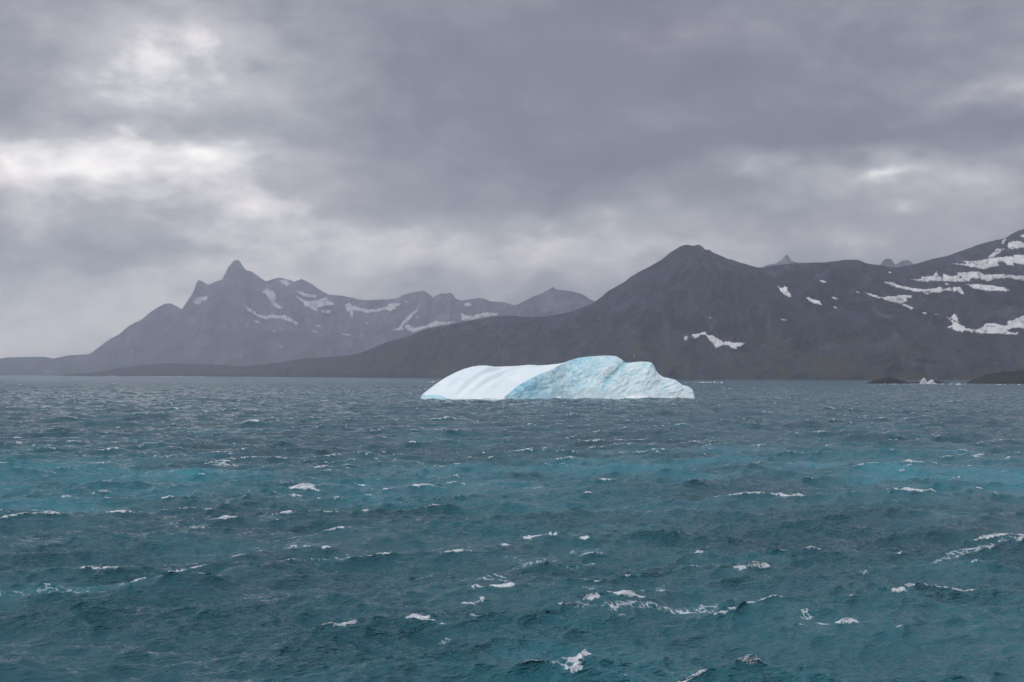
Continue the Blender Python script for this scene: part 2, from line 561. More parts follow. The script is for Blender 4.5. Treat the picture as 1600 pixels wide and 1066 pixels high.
def build_sea():
    T1 = wave_tile(512.0, 2048, 2.0, 400.0, 30.0, 1.6, 4.0, 11)
    T2 = wave_tile(331.0, 1536, 1.6, 400.0, 15.0, 0.98, 2.5, 23, 0.35)
    T3 = wave_tile(57.0, 1024, 0.32, 2.2, 60.0, 0.28, 3.5, 37, -0.2)
    # polar sheet: fine where the photograph looks, coarse elsewhere
    fine = np.linspace(R(-25), R(25), 660)
    coarse = np.linspace(R(25), R(335), 46)[1:-1]
    th = np.concatenate([fine, coarse])
    rr = list(np.linspace(1.0, 52.0, 26))
    while rr[-1] < 900:
        rr.append(rr[-1] * (1.0 + np.interp(rr[-1], [60, 220, 500, 900], [0.0020, 0.0021, 0.0034, 0.0034])))
    g = 1.0034
    while rr[-1] < 13000:
        g = min(g + (0.000006 if rr[-1] < 3600 else 0.0012), 1.05)
        rr.append(rr[-1] * g)
    rr = np.array(rr)
    dr = np.gradient(rr)
    r2, t2 = np.meshgrid(rr, th, indexing='ij')
    d2 = np.broadcast_to(dr[:, None], r2.shape).ravel()
    x = (r2 * np.sin(t2)).ravel()
    y = (r2 * np.cos(t2)).ravel()
    r = r2.ravel()
    lat = np.where(np.abs(t2.ravel()) > R(25.01), r * 0.12, r * 0.0012)
    step = np.maximum(d2, lat)
    X, Y, Z = x.copy(), y.copy(), np.zeros_like(x)
    gust = 0.75 + 0.5 * smooth(-0.35, 0.4, fbm(x / 60, y / 60, 3, 5))
    jxx = np.zeros_like(x); jyy = np.zeros_like(x); jxy = np.zeros_like(x)
    cap = None
    for T, lo, hi, lam in ((T1, 8.0, 22.0, 1.15), (T2, 5.0, 14.0, 1.15), (T3, 0.45, 1.3, 0.6)):
        a = 1 - smooth(lo, hi, step)
        if T is T3:
            a = a * gust
        h, dx, dy, xx, yy, xy = sample_tile(T, x, y)
        Z += a * h
        X += lam * a * dx
        Y += lam * a * dy
        jxx += lam * a * xx; jyy += lam * a * yy; jxy += lam * a * xy
        if T is T2:
            cap = (1 + jxx) * (1 + jyy) - jxy ** 2
    J = (1 + jxx) * (1 + jyy) - jxy ** 2
    near = (r > 60) & (r < 700) & (np.abs(t2.ravel()) < R(22))
    q = np.quantile(cap[near], [0.005, 0.016, 0.045, 0.08])
    patch = smooth(-0.30, 0.35, fbm(x / 45 + 3, y / 45, 3, 9))
    a = 1 - smooth(6.0, 16.0, step)

    def capfield(dist):
        xs, ys = x + WIND[0] * dist, y + WIND[1] * dist
        s1 = sample_tile(T1, xs, ys)
        s2 = sample_tile(T2, xs, ys)
        xx = 1.15 * a * (s1[3] + s2[3]); yy = 1.15 * a * (s1[4] + s2[4]); xy = 1.15 * a * (s1[5] + s2[5])
        return (1 + xx) * (1 + yy) - xy ** 2
    tq = q[0] + (q[2] - q[0]) * patch
    lift = np.zeros_like(x)
    for cx_, cy_, hw in WHITECAPS:
        yd = CAMH * F / (cy_ - HOR - 4)
        xd, wx = (cx_ - CX) / F * yd, max(hw / F * yd, 1.2)
        m = np.nonzero((np.abs(x - xd) < 3 * wx) & (np.abs(y - yd) < 3 * wx + 4))[0]
        e = ((x[m] - xd) / (wx * 1.1)) ** 2 + ((y[m] - yd) / (wx * 0.7 + 2.5)) ** 2
        lift[m] = np.maximum(lift[m], np.exp(-e ** 1.5))
    tq = tq - 0.06 * smooth(300, 100, r) + 0.38 * lift
    patch = np.clip(patch * 0.8 + lift, 0, 1.6)
    foam = smooth(0, 1, (tq + 0.04 - 0.02 * smooth(250, 500, r) - cap) / 0.16)
    lace = 0.9 * smooth(0, 1, (tq + 0.10 - cap) / 0.2)
    # foam left behind the crests: thick at first, then a fading net
    for dist, wf, wl in ((0.9, 0.92, 1.0), (1.9, 0.75, 1.0), (3.2, 0.40, 0.72), (4.8, 0.0, 0.5)):
        c = capfield(dist)
        tt = q[0] + (q[1] - q[0]) * patch
        if wf:
            foam = np.maximum(foam, wf * smooth(0, 1, (tt - c) / 0.12))
        lace = np.maximum(lace, wl * 0.85 * smooth(0, 1, (tt + 0.02 - c) / 0.16))
    lace = lace * (0.45 + 0.55 * smooth(0.2, 0.7, patch)) * smooth(650, 180, r)
    # specks on the sharpest little crests
    qs = np.quantile(J[near], 0.006)
    foam = np.maximum(foam, 0.75 * smooth(0, 1, (qs - J) / 0.25) * smooth(420, 120, r))
    # far whitecaps, too small for the waves of the sheet
    far = fbm(x / 13, y / 45, 3, 77)
    foam = np.maximum(foam, 0.95 * smooth(0.50, 0.66, far) * smooth(450, 1500, r))
    # faint streaks along the wind
    a_ = (x * WIND[0] + y * WIND[1]); b_ = (-x * WIND[1] + y * WIND[0])
    st = fbm(b_ / 16, a_ / 3.2, 4, 21)
    lace = np.maximum(lace, 0.66 * smooth(0.30, 0.62, st) * np.minimum(patch, 1) * smooth(700, 300, r))
    # white water at the berg and the rocks
    for px, py, hw, hd, s in SHORE_FOAM:
        yd = CAMH * F / (py - HOR)
        xd = (px - CX) / F * yd
        wx = hw / F * yd
        e = np.maximum(np.abs(x - xd) / wx, np.abs(y - yd) / hd) + 0.5 * fbm(x / (wx * 0.35), y / (hd * 0.8), 3, int(px) % 97)
        foam = np.maximum(foam, s * smooth(1.0, 0.55, e))
    yfr = np.interp(x, BERG_FRONT[0], BERG_FRONT[1], left=1e5, right=1e5)
    gap = yfr - y + 3.0 * fbm(x / 9, y / 9, 3, 87)
    wash = smooth(-3, 0, gap) * smooth(9.0, 1.0, gap)
    foam = np.maximum(foam, 0.98 * wash * smooth(-0.3, 0.15, fbm(x / 16 + 7, y / 20, 3, 88)))
    lace = np.maximum(lace, smooth(-3, 0, gap) * smooth(16.0, 2.0, gap))
    # turquoise tint in the water colour: a band across the bay, fainter tongues elsewhere
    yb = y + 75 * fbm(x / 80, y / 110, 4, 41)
    turq = np.exp(-((yb - 210) / 42) ** 2) * (0.30 + 0.60 * smooth(-0.3, 0.4, fbm(x / 45, y / 26, 4, 43)))
    turq += 0.22 * smooth(0.0, 0.5, fbm(x / 28, y / 22, 4, 45)) * (r < 400)
    turq += 0.16 * smooth(130, 80, y) * smooth(-30, 25, x)
    turq += 0.35 * lace + 0.7 * smooth(-4, 0, gap) * smooth(22.0, 2.0, gap)
    turq = np.clip(turq, 0, 1)
    v = np.stack([X, Y, Z], -1)
    n = len(th)
    quads = grid_faces(len(rr), n, wrap=True)[:, ::-1]
    o = mesh_np('sea', v, quads, M_SEA, dict(foam=foam, lace=lace, turq=turq, chop=smooth(2.5, 9.0, step)))
    tag(o, 'rough teal and grey sea with whitecaps', 'sea', kind='structure')
    print('sea', len(v), 'foam', foam[near].mean(), 'q', q)


# the berg and rock foam is listed before the sheet is made
SHORE_FOAM += [(1105, 617, 40, 8, 0.8), (1090, 598, 35, 60, 0.85), (672, 597, 10, 60, 0.8),
               (1440, 600.5, 28, 22, 1.0), (1400, 601, 45, 12, 0.75), (1490, 600.5, 30, 14, 0.8), (1580, 601, 60, 10, 0.6),
               (165, 588.3, 30, 260, 0.9), (25, 586.0, 50, 500, 0.9), (95, 587.6, 40, 200, 0.6),
               (450, 589.7, 20, 120, 0.7), (520, 590, 14, 120, 0.6)]


# ------------------------------------------------------------------ hills and mountains
TERRAINS = []


def terrain(name, label, skyline, shore, depth, mat, ncol, nrow, rough, seed, step=1.0, power=0.95):
    """a hill: its skyline, the shore in front of it, the slope between and the far side"""
    sp = np.array(skyline, float)
    px = np.linspace(sp[0, 0], sp[-1, 0], ncol)
    py = np.interp(px, sp[:, 0], sp[:, 1])
    fine_ = fbm(px / 9.0, px * 0 + seed, 4, seed) * step
    taper = smooth(0, 25, px - sp[0, 0]) * smooth(0, 25, sp[-1, 0] - px)
    py = py + fine_ * taper
    yf = np.interp(px, *np.array(shore, float).T)
    yr = yf + np.interp(px, *np.array(depth, float).T)
    ridge = np.array([at(a, b, c) for a, b, c in zip(px, py, yr)])
    X, H = ridge[:, 0], np.maximum(ridge[:, 2], 0.5)
    nb = max(8, nrow // 4)
    t = np.concatenate([np.linspace(-0.04, 1, nrow), 1 + np.linspace(0, 1, nb + 1)[1:]])
    T, _ = np.meshgrid(t, X, indexing='ij')
    Yg = np.where(T <= 1, yf + (yr - yf) * T, yr + (yr - yf) * 1.2 * (T - 1))
    Xg = np.broadcast_to(X, T.shape).copy()
    Hg = np.broadcast_to(H, T.shape)
    tt = np.clip(T, 0, 1)
    prof = np.where(T <= 1, tt ** power, np.clip(2 - T, 0, 1) ** 1.3)
    env = np.where(T <= 1, np.clip(4 * tt * (1 - tt), 0, 1) ** 0.8, np.clip((T - 1) * 3, 0, 1) * np.clip((2 - T) * 3, 0, 1))
    S = 420.0 if H.max() < 500 else 700.0
    wx = Xg + 0.35 * S * fbm(Xg / S, Yg / S, 3, seed + 50)
    gul = fbm(wx / S, Yg / (S * 2.2), 5, seed + 60, 0.52, ridged=True)
    det = fbm(Xg / (S * 0.16), Yg / (S * 0.16), 4, seed + 70)
    Zg = Hg * prof + Hg * env * rough * (gul - 0.25) + Hg * env * 0.035 * det
    limit = CAMH + (Hg - CAMH) * Yg / np.broadcast_to(yr, T.shape) - 0.004 * Hg * (1 - tt)
    Zg = np.where((T < 1), np.minimum(Zg, np.maximum(limit, -6)), Zg)
    cliff = 10.0 * smooth(0.0, 0.03, T) * np.minimum(1, Hg / 60) * (1 - smooth(0.1, 0.5, T)) * (1 + 0.8 * fbm(Xg / 60, Yg * 0, 3, seed + 80))
    Zg = np.where(T <= 1, Zg + cliff, Zg)
    Zg = np.where(T < 0, -5.0, Zg)
    Zg = np.where(T >= 1.999, -5.0, Zg)
    ends = np.ones(ncol); ends[0] = ends[-1] = 0
    Zg = np.where(np.broadcast_to(ends, T.shape) == 0, -5.0, Zg)
    Yg = Yg + 30 * env * 0 + np.where(T <= 0.05, 25 * fbm(Xg / 120, Xg * 0 + seed, 4, seed + 90), 0)
    v = np.stack([Xg, Yg, Zg], -1).reshape(-1, 3)
    f = grid_faces(len(t), ncol)
    o = mesh_np(name, v, f, mat)
    tag(o, label, 'mountain' if H.max() > 500 else 'hill', kind='structure')
    TERRAINS.append((o, BVHTree.FromPolygons(v.tolist(), f.tolist())))
    return o


HILL = [(95, 586.5), (112, 584), (140, 582.5), (165, 579.5), (185, 576), (205, 573), (235, 569), (262, 567.5), (300, 569), (335, 569.5), (365, 571.5), (385, 572),
        (410, 569), (440, 566), (455, 563), (480, 560), (520, 557.5), (545, 555), (562, 552), (580, 545), (592, 540), (605, 534), (622, 530), (640, 525),
        (655, 518), (680, 511.5), (700, 508), (740, 500), (770, 495), (795, 493), (815, 495), (850, 495), (872, 491.5), (890, 487.5), (910, 481), (926, 474),
        (940, 464), (950, 455), (975, 441), (988, 431), (1002, 423), (1020, 414), (1035, 405), (1045, 396), (1058, 388), (1066, 383.5), (1072, 382.6), (1083, 384),
        (1092, 382.6), (1098, 386), (1103, 391), (1118, 398), (1132, 405), (1137, 405), (1150, 409), (1170, 415), (1188, 419.5), (1205, 416.5), (1228, 412.5), (1250, 411),
        (1290, 410), (1310, 407.5), (1322, 406), (1332, 411), (1355, 413.5), (1378, 416.5), (1400, 418), (1420, 415), (1440, 410), (1455, 405), (1480, 400), (1505, 391),
        (1530, 382), (1550, 376.5), (1570, 372.5), (1580, 366), (1592, 360), (1602, 358), (1640, 345), (1700, 338), (1760, 350), (1850, 385), (1950, 440), (2050, 520), (2120, 586)]
terrain('headland_hill', 'dark near hill with a flat knob summit, sloping down to a low green headland', HILL,
        [(95, 6900), (300, 6300), (450, 5500), (560, 4800), (700, 4200), (900, 3550), (1075, 3200), (1300, 3050), (1600, 2950), (2120, 2950)],
        [(95, 60), (250, 160), (450, 220), (560, 300), (640, 420), (800, 560), (930, 720), (1075, 980), (1200, 900), (1400, 950), (1600, 1200), (2120, 900)],
        M_HILL, 1350, 110, 0.36, 3, 0.6)
SHOULDER = [(-420, 586), (-300, 566), (-160, 559), (0, 560), (12, 558.5), (70, 557.5), (84, 560.5), (95, 558), (108, 555), (140, 553.5), (150, 546), (160, 538), (170, 531),
            (180, 526), (188, 521), (198, 512), (207, 506), (222, 499), (232, 490), (245, 481), (256, 475.5), (265, 473.5), (275, 478), (288, 485), (310, 500), (345, 520), (400, 550), (450, 586)]
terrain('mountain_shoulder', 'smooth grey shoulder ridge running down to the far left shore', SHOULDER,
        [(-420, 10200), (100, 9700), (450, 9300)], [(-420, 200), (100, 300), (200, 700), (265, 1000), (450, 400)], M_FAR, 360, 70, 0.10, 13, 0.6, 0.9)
RANGE = [(200, 586), (240, 545), (270, 505), (288, 486), (291, 474), (300, 461), (307, 449), (310, 437.5), (317, 440), (326, 445), (337, 440), (345, 437.5), (353, 432), (357, 424), (363, 411),
         (367, 406.5), (372, 406), (376, 410), (381, 419), (386, 423.5), (392, 423), (400, 429), (408, 435), (415, 439.5), (421, 439), (428, 435.5), (435, 434), (447, 436), (460, 440),
         (466, 438), (471, 436), (480, 440), (488, 444), (495, 450), (505, 456), (515, 460.5), (530, 461.5), (545, 464), (562, 468.5), (575, 469.5), (590, 468), (605, 468), (620, 466.5),
         (632, 460), (645, 457), (655, 456), (662, 453.5), (668, 458), (677, 465), (684, 461), (690, 458), (697, 459), (703, 457), (708, 460), (712, 467), (722, 470), (733, 468), (745, 465.5),
         (758, 467), (768, 471), (785, 472), (800, 476), (815, 477), (835, 480), (870, 478), (920, 486), (980, 500), (1060, 530), (1150, 586)]
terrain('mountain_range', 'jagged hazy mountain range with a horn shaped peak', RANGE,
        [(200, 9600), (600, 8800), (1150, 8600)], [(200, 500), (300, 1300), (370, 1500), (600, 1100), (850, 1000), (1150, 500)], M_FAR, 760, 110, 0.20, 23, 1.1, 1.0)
DOME = [(690, 586), (740, 530), (780, 490), (800, 478.5), (812, 474.5), (822, 469), (835, 462.5), (848, 458), (857, 453), (864, 448.5), (870, 452.5), (880, 453.5), (893, 455), (908, 459), (918, 465),
        (928, 470.5), (960, 492), (1010, 530), (1070, 586)]
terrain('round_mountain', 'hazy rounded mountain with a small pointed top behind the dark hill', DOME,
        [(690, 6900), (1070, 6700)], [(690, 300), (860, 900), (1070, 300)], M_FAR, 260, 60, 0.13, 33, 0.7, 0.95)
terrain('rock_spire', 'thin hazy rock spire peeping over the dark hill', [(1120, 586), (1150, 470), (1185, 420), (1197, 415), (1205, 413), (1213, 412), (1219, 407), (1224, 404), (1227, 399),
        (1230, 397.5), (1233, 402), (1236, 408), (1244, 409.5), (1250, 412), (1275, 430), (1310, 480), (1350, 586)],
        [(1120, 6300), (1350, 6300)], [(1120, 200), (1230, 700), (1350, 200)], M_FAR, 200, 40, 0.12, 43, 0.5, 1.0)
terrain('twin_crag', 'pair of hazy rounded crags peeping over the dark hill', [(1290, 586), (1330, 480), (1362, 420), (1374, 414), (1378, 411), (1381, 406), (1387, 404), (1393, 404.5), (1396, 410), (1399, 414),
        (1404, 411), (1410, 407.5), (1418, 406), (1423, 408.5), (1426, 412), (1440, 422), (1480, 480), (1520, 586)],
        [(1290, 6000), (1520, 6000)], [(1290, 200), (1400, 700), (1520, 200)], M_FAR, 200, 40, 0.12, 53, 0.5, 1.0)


# ------------------------------------------------------------------ snow patches lying on the slopes
def jag(poly, rng, amp):
    out = []
    for k in range(len(poly)):
        a, b = np.array(poly[k], float), np.array(poly[(k + 1) % len(poly)], float)
        n = max(1, int(np.hypot(*(b - a)) / 1.6))
        nr = np.array([-(b - a)[1], (b - a)[0]])
        ln = np.hypot(*nr) + 1e-6
        ph = rng.random() * 10
        for i in range(n):
            s = i / n
            w = amp * math.sin(math.pi * s) ** 0.5 * (pnoise(s * n * 0.4 + ph, 0.3, 5) * 1.6 + rng.normal() * 0.22) if i else 0
            out.append(tuple(a + (b - a) * s + nr / ln * w))
    return out


def cast(px, py):
    d = ray(px, py)
    d = Vector(d / np.linalg.norm(d))
    best = None
    for o, bvh in TERRAINS:
        hit, nrm, idx, dist = bvh.ray_cast(Vector((0, 0, CAMH)), d)
        if hit is not None and (best is None or dist < best[2]):
            best = (hit, nrm if nrm.dot(d) < 0 else -nrm, dist, o)
    return best


def snow_patch(poly, seed):
    rng = np.random.default_rng(seed)
    ext = np.ptp(np.array(poly), 0).min()
    p = jag(poly, rng, min(1.3, 0.11 * ext))
    pa = np.array(p)
    lo, hi = pa.min(0), pa.max(0)
    ins = []
    for gx in np.arange(lo[0] + 0.8, hi[0], 1.8):
        for gy in np.arange(lo[1] + 0.6, hi[1], 1.5):
            q = (gx + rng.uniform(-.3, .3), gy + rng.uniform(-.3, .3))
            x1, y1 = pa[:, 0], pa[:, 1]
            x2, y2 = np.roll(x1, -1), np.roll(y1, -1)
            c = ((y1 > q[1]) != (y2 > q[1])) & (q[0] < (x2 - x1) * (q[1] - y1) / (y2 - y1 + 1e-12) + x1)
            if c.sum() % 2:
                ins.append(q)
    pts = [Vector(q) for q in p + ins]
    vs, _, fs, *_ = delaunay_2d_cdt(pts, [], [list(range(len(p)))], 1, 1e-4)
    hits = [cast(v.x, v.y) for v in vs]
    good = [h for h in hits if h]
    if not good:
        return
    owners = [h[3].name for h in good]
    own = max(set(owners), key=owners.count)
    med = np.median([h[2] for h in good if h[3].name == own])
    ok = [h is not None and h[3].name == own for h in hits]
    tri = []
    for f in fs:
        if len(f) == 3 and all(ok[i] for i in f):
            ds = [hits[i][2] for i in f]
            mx = sum(vs[i].x for i in f) / 3
            my = sum(vs[i].y for i in f) / 3
            if ext > 4 and float(fbm(mx / 7.0, my / 2.6, 4, 31, 0.6)) > 0.36:
                continue
            if max(ds) - min(ds) < med * 0.03:
                tri.append(tuple(f))
    if not tri:
        return
    th = med * 0.0006
    V, idx = [], {}
    for f in tri:
        for i in f:
            if i not in idx:
                idx[i] = len(V)
                V.append(hits[i][0] + hits[i][1] * th)
    F_ = [tuple(idx[i] for i in f) for f in tri]
    # turned-down edge: the patch has thickness
    cnt = {}
    for f in F_:
        for a, b in ((f[0], f[1]), (f[1], f[2]), (f[2], f[0])):
            cnt[(a, b)] = 1
    edge = [(a, b) for (a, b) in cnt if (b, a) not in cnt]
    inv = {v: k for k, v in idx.items()}
    low = {}
    for a, b in edge:
        for i in (a, b):
            if i not in low:
                low[i] = len(V)
                V.append(hits[inv[i]][0] - hits[inv[i]][1] * th * 1.5)
    for a, b in edge:
        F_.append((b, a, low[a]))
        F_.append((b, low[a], low[b]))
    o = mesh_np('snow_patch', [tuple(v) for v in V], F_, M_SNOW)
    o.parent = bpy.data.objects[own]


def crop(ox, oy, s, *polys):
    return [[(ox + a * s, oy + b * s) for a, b in q] for q in polys]


def blip(x0, y0, x1, y1):
    mx, my = (x0 + x1) / 2, (y0 + y1) / 2
    dy = (y1 - y0) * 0.5
    return [(x0, my - dy * 0.5), (mx - (x1 - x0) * .2, my - dy * .7), (mx + (x1 - x0) * .1, my - dy * .2), (x1, my + dy * .5), (mx, my + dy * .7), (mx - (x1 - x0) * .25, my + dy * .1)]


PATCHES = crop(0, 390, 0.3,
    [(1005, 275), (1020, 262), (1045, 250), (1083, 245), (1080, 262), (1050, 275), (1040, 290), (1015, 285)],
    [(1365, 225), (1395, 205), (1425, 220), (1440, 245), (1432, 270), (1450, 290), (1472, 305), (1455, 314), (1425, 297), (1405, 260), (1385, 235)],
    [(1265, 290), (1310, 316), (1350, 342), (1385, 350), (1415, 348), (1420, 338), (1455, 348), (1485, 343), (1520, 366), (1555, 388), (1545, 396), (1510, 380), (1480, 364), (1440, 360), (1410, 364), (1380, 366), (1340, 348), (1300, 324)],
    [(1455, 165), (1490, 160), (1520, 185), (1490, 193)],
    [(1320, 370), (1340, 373), (1362, 387), (1335, 383)], blip(1420, 418, 1438, 434), blip(1455, 502, 1472, 511), blip(680, 528, 690, 542))
PATCHES += crop(440, 430, 0.3125,
    [(75, 80), (110, 90), (140, 100), (180, 104), (170, 116), (130, 112), (95, 100)],
    [(70, 105), (105, 125), (140, 135), (180, 130), (215, 115), (230, 120), (240, 135), (265, 148), (225, 155), (190, 160), (165, 180), (140, 160), (118, 158), (112, 140), (85, 120)],
    [(320, 150), (335, 142), (370, 160), (420, 173), (470, 176), (520, 163), (545, 145), (595, 142), (590, 155), (570, 170), (545, 182), (520, 172), (480, 186), (430, 192), (390, 180), (352, 180), (358, 210), (348, 215), (340, 185), (325, 180)],
    [(200, 180), (245, 179), (243, 192), (210, 191)],
    [(562, 278), (590, 265), (600, 245), (640, 203), (685, 166), (680, 180), (652, 212), (617, 242), (602, 260), (615, 275), (590, 279)],
    [(615, 258), (640, 254), (665, 268), (700, 260), (750, 243), (778, 228), (790, 239), (830, 238), (868, 231), (860, 243), (800, 254), (740, 270), (660, 288), (630, 276)],
    [(898, 193), (930, 205), (960, 208), (1020, 190), (1070, 195), (1110, 185), (1125, 170), (1130, 180), (1105, 202), (1080, 208), (1000, 218), (930, 230), (903, 230)],
    [(915, 145), (940, 140), (952, 151), (920, 160)],
    blip(172, 250, 202, 263), blip(153, 278, 178, 290), blip(417, 233, 432, 246), blip(672, 207, 692, 219), blip(615, 130, 635, 139), blip(300, 296, 352, 304))
PATCHES += crop(880, 370, 0.2625,
    [(720, 598), (742, 592), (745, 605), (730, 622), (718, 612)],
    [(770, 582), (815, 580), (845, 568), (860, 588), (895, 593), (920, 608), (945, 630), (990, 626), (1000, 634), (1082, 634), (1060, 650), (1025, 670), (1000, 663), (985, 650), (940, 649), (912, 667), (895, 642), (865, 611), (845, 584), (815, 592), (785, 611), (770, 600)],
    blip(866, 480, 884, 488))
PATCHES += crop(1180, 340, 0.26267,
    [(135, 410), (165, 425), (170, 408), (190, 418), (195, 440), (218, 465), (215, 478), (180, 465), (150, 440)],
    [(298, 475), (340, 486), (380, 498), (398, 522), (350, 514), (320, 496)],
    blip(383, 374, 426, 391), blip(455, 473, 492, 490), blip(464, 531, 490, 542), blip(150, 606, 192, 614), blip(600, 441, 624, 452), blip(1068, 572, 1092, 586),
    blip(995, 566, 1022, 575), blip(792, 325, 812, 333), blip(1126, 393, 1158, 406), blip(996, 448, 1036, 461),
    [(650, 449), (700, 463), (748, 478), (742, 484), (690, 470)],
    [(748, 480), (790, 470), (840, 475), (845, 463), (935, 468), (930, 480), (895, 485), (905, 500), (865, 516), (800, 501)],
    [(872, 515), (900, 523), (943, 543), (932, 548), (885, 530)],
    [(768, 384), (810, 388), (860, 408), (940, 423), (1010, 431), (1060, 424), (1100, 416), (1120, 428), (1170, 418), (1220, 416), (1248, 460), (1225, 456), (1205, 439), (1180, 442), (1130, 434), (1100, 447), (1040, 449), (950, 442), (860, 422), (790, 400)],
    [(925, 369), (990, 371), (985, 355), (1060, 350), (1080, 322), (1087, 355), (1115, 362), (1115, 338), (1160, 350), (1210, 345), (1185, 332), (1240, 328), (1330, 325), (1370, 345), (1430, 340), (1520, 345), (1600, 350), (1690, 356), (1680, 380), (1600, 380), (1500, 362), (1430, 365), (1390, 382), (1340, 370), (1280, 364), (1280, 382), (1220, 385), (1100, 381), (1050, 377), (1005, 388)],
    [(1175, 278), (1260, 280), (1235, 262), (1320, 262), (1400, 245), (1500, 235), (1600, 222), (1700, 230), (1690, 275), (1600, 285), (1535, 270), (1540, 288), (1500, 285), (1480, 265), (1440, 268), (1450, 292), (1400, 298), (1360, 310), (1300, 300), (1240, 286)],
    [(1250, 397), (1330, 400), (1420, 408), (1480, 420), (1518, 438), (1400, 439), (1300, 426)],
    [(1385, 240), (1415, 210), (1440, 188), (1485, 188), (1450, 215), (1410, 239)],
    [(1500, 170), (1510, 150), (1560, 142), (1600, 150), (1670, 160), (1660, 180), (1600, 175), (1550, 189), (1510, 186)],
    [(1460, 160), (1472, 140), (1492, 127), (1480, 155), (1466, 164)],
    [(1578, 112), (1600, 104), (1640, 110), (1600, 124)],
    [(1135, 594), (1165, 598), (1185, 577), (1205, 590), (1205, 615), (1225, 645), (1260, 665), (1330, 668), (1375, 635), (1420, 632), (1490, 648), (1505, 640), (1497, 622), (1540, 612), (1600, 585), (1680, 580), (1690, 640), (1600, 662), (1540, 660), (1500, 668), (1505, 682), (1545, 690), (1565, 682), (1560, 699), (1500, 697), (1390, 692), (1300, 686), (1245, 672), (1235, 683), (1195, 676), (1142, 655), (1175, 640), (1160, 615)])
for i_, q_ in enumerate(PATCHES):
    snow_patch(q_, 100 + i_)


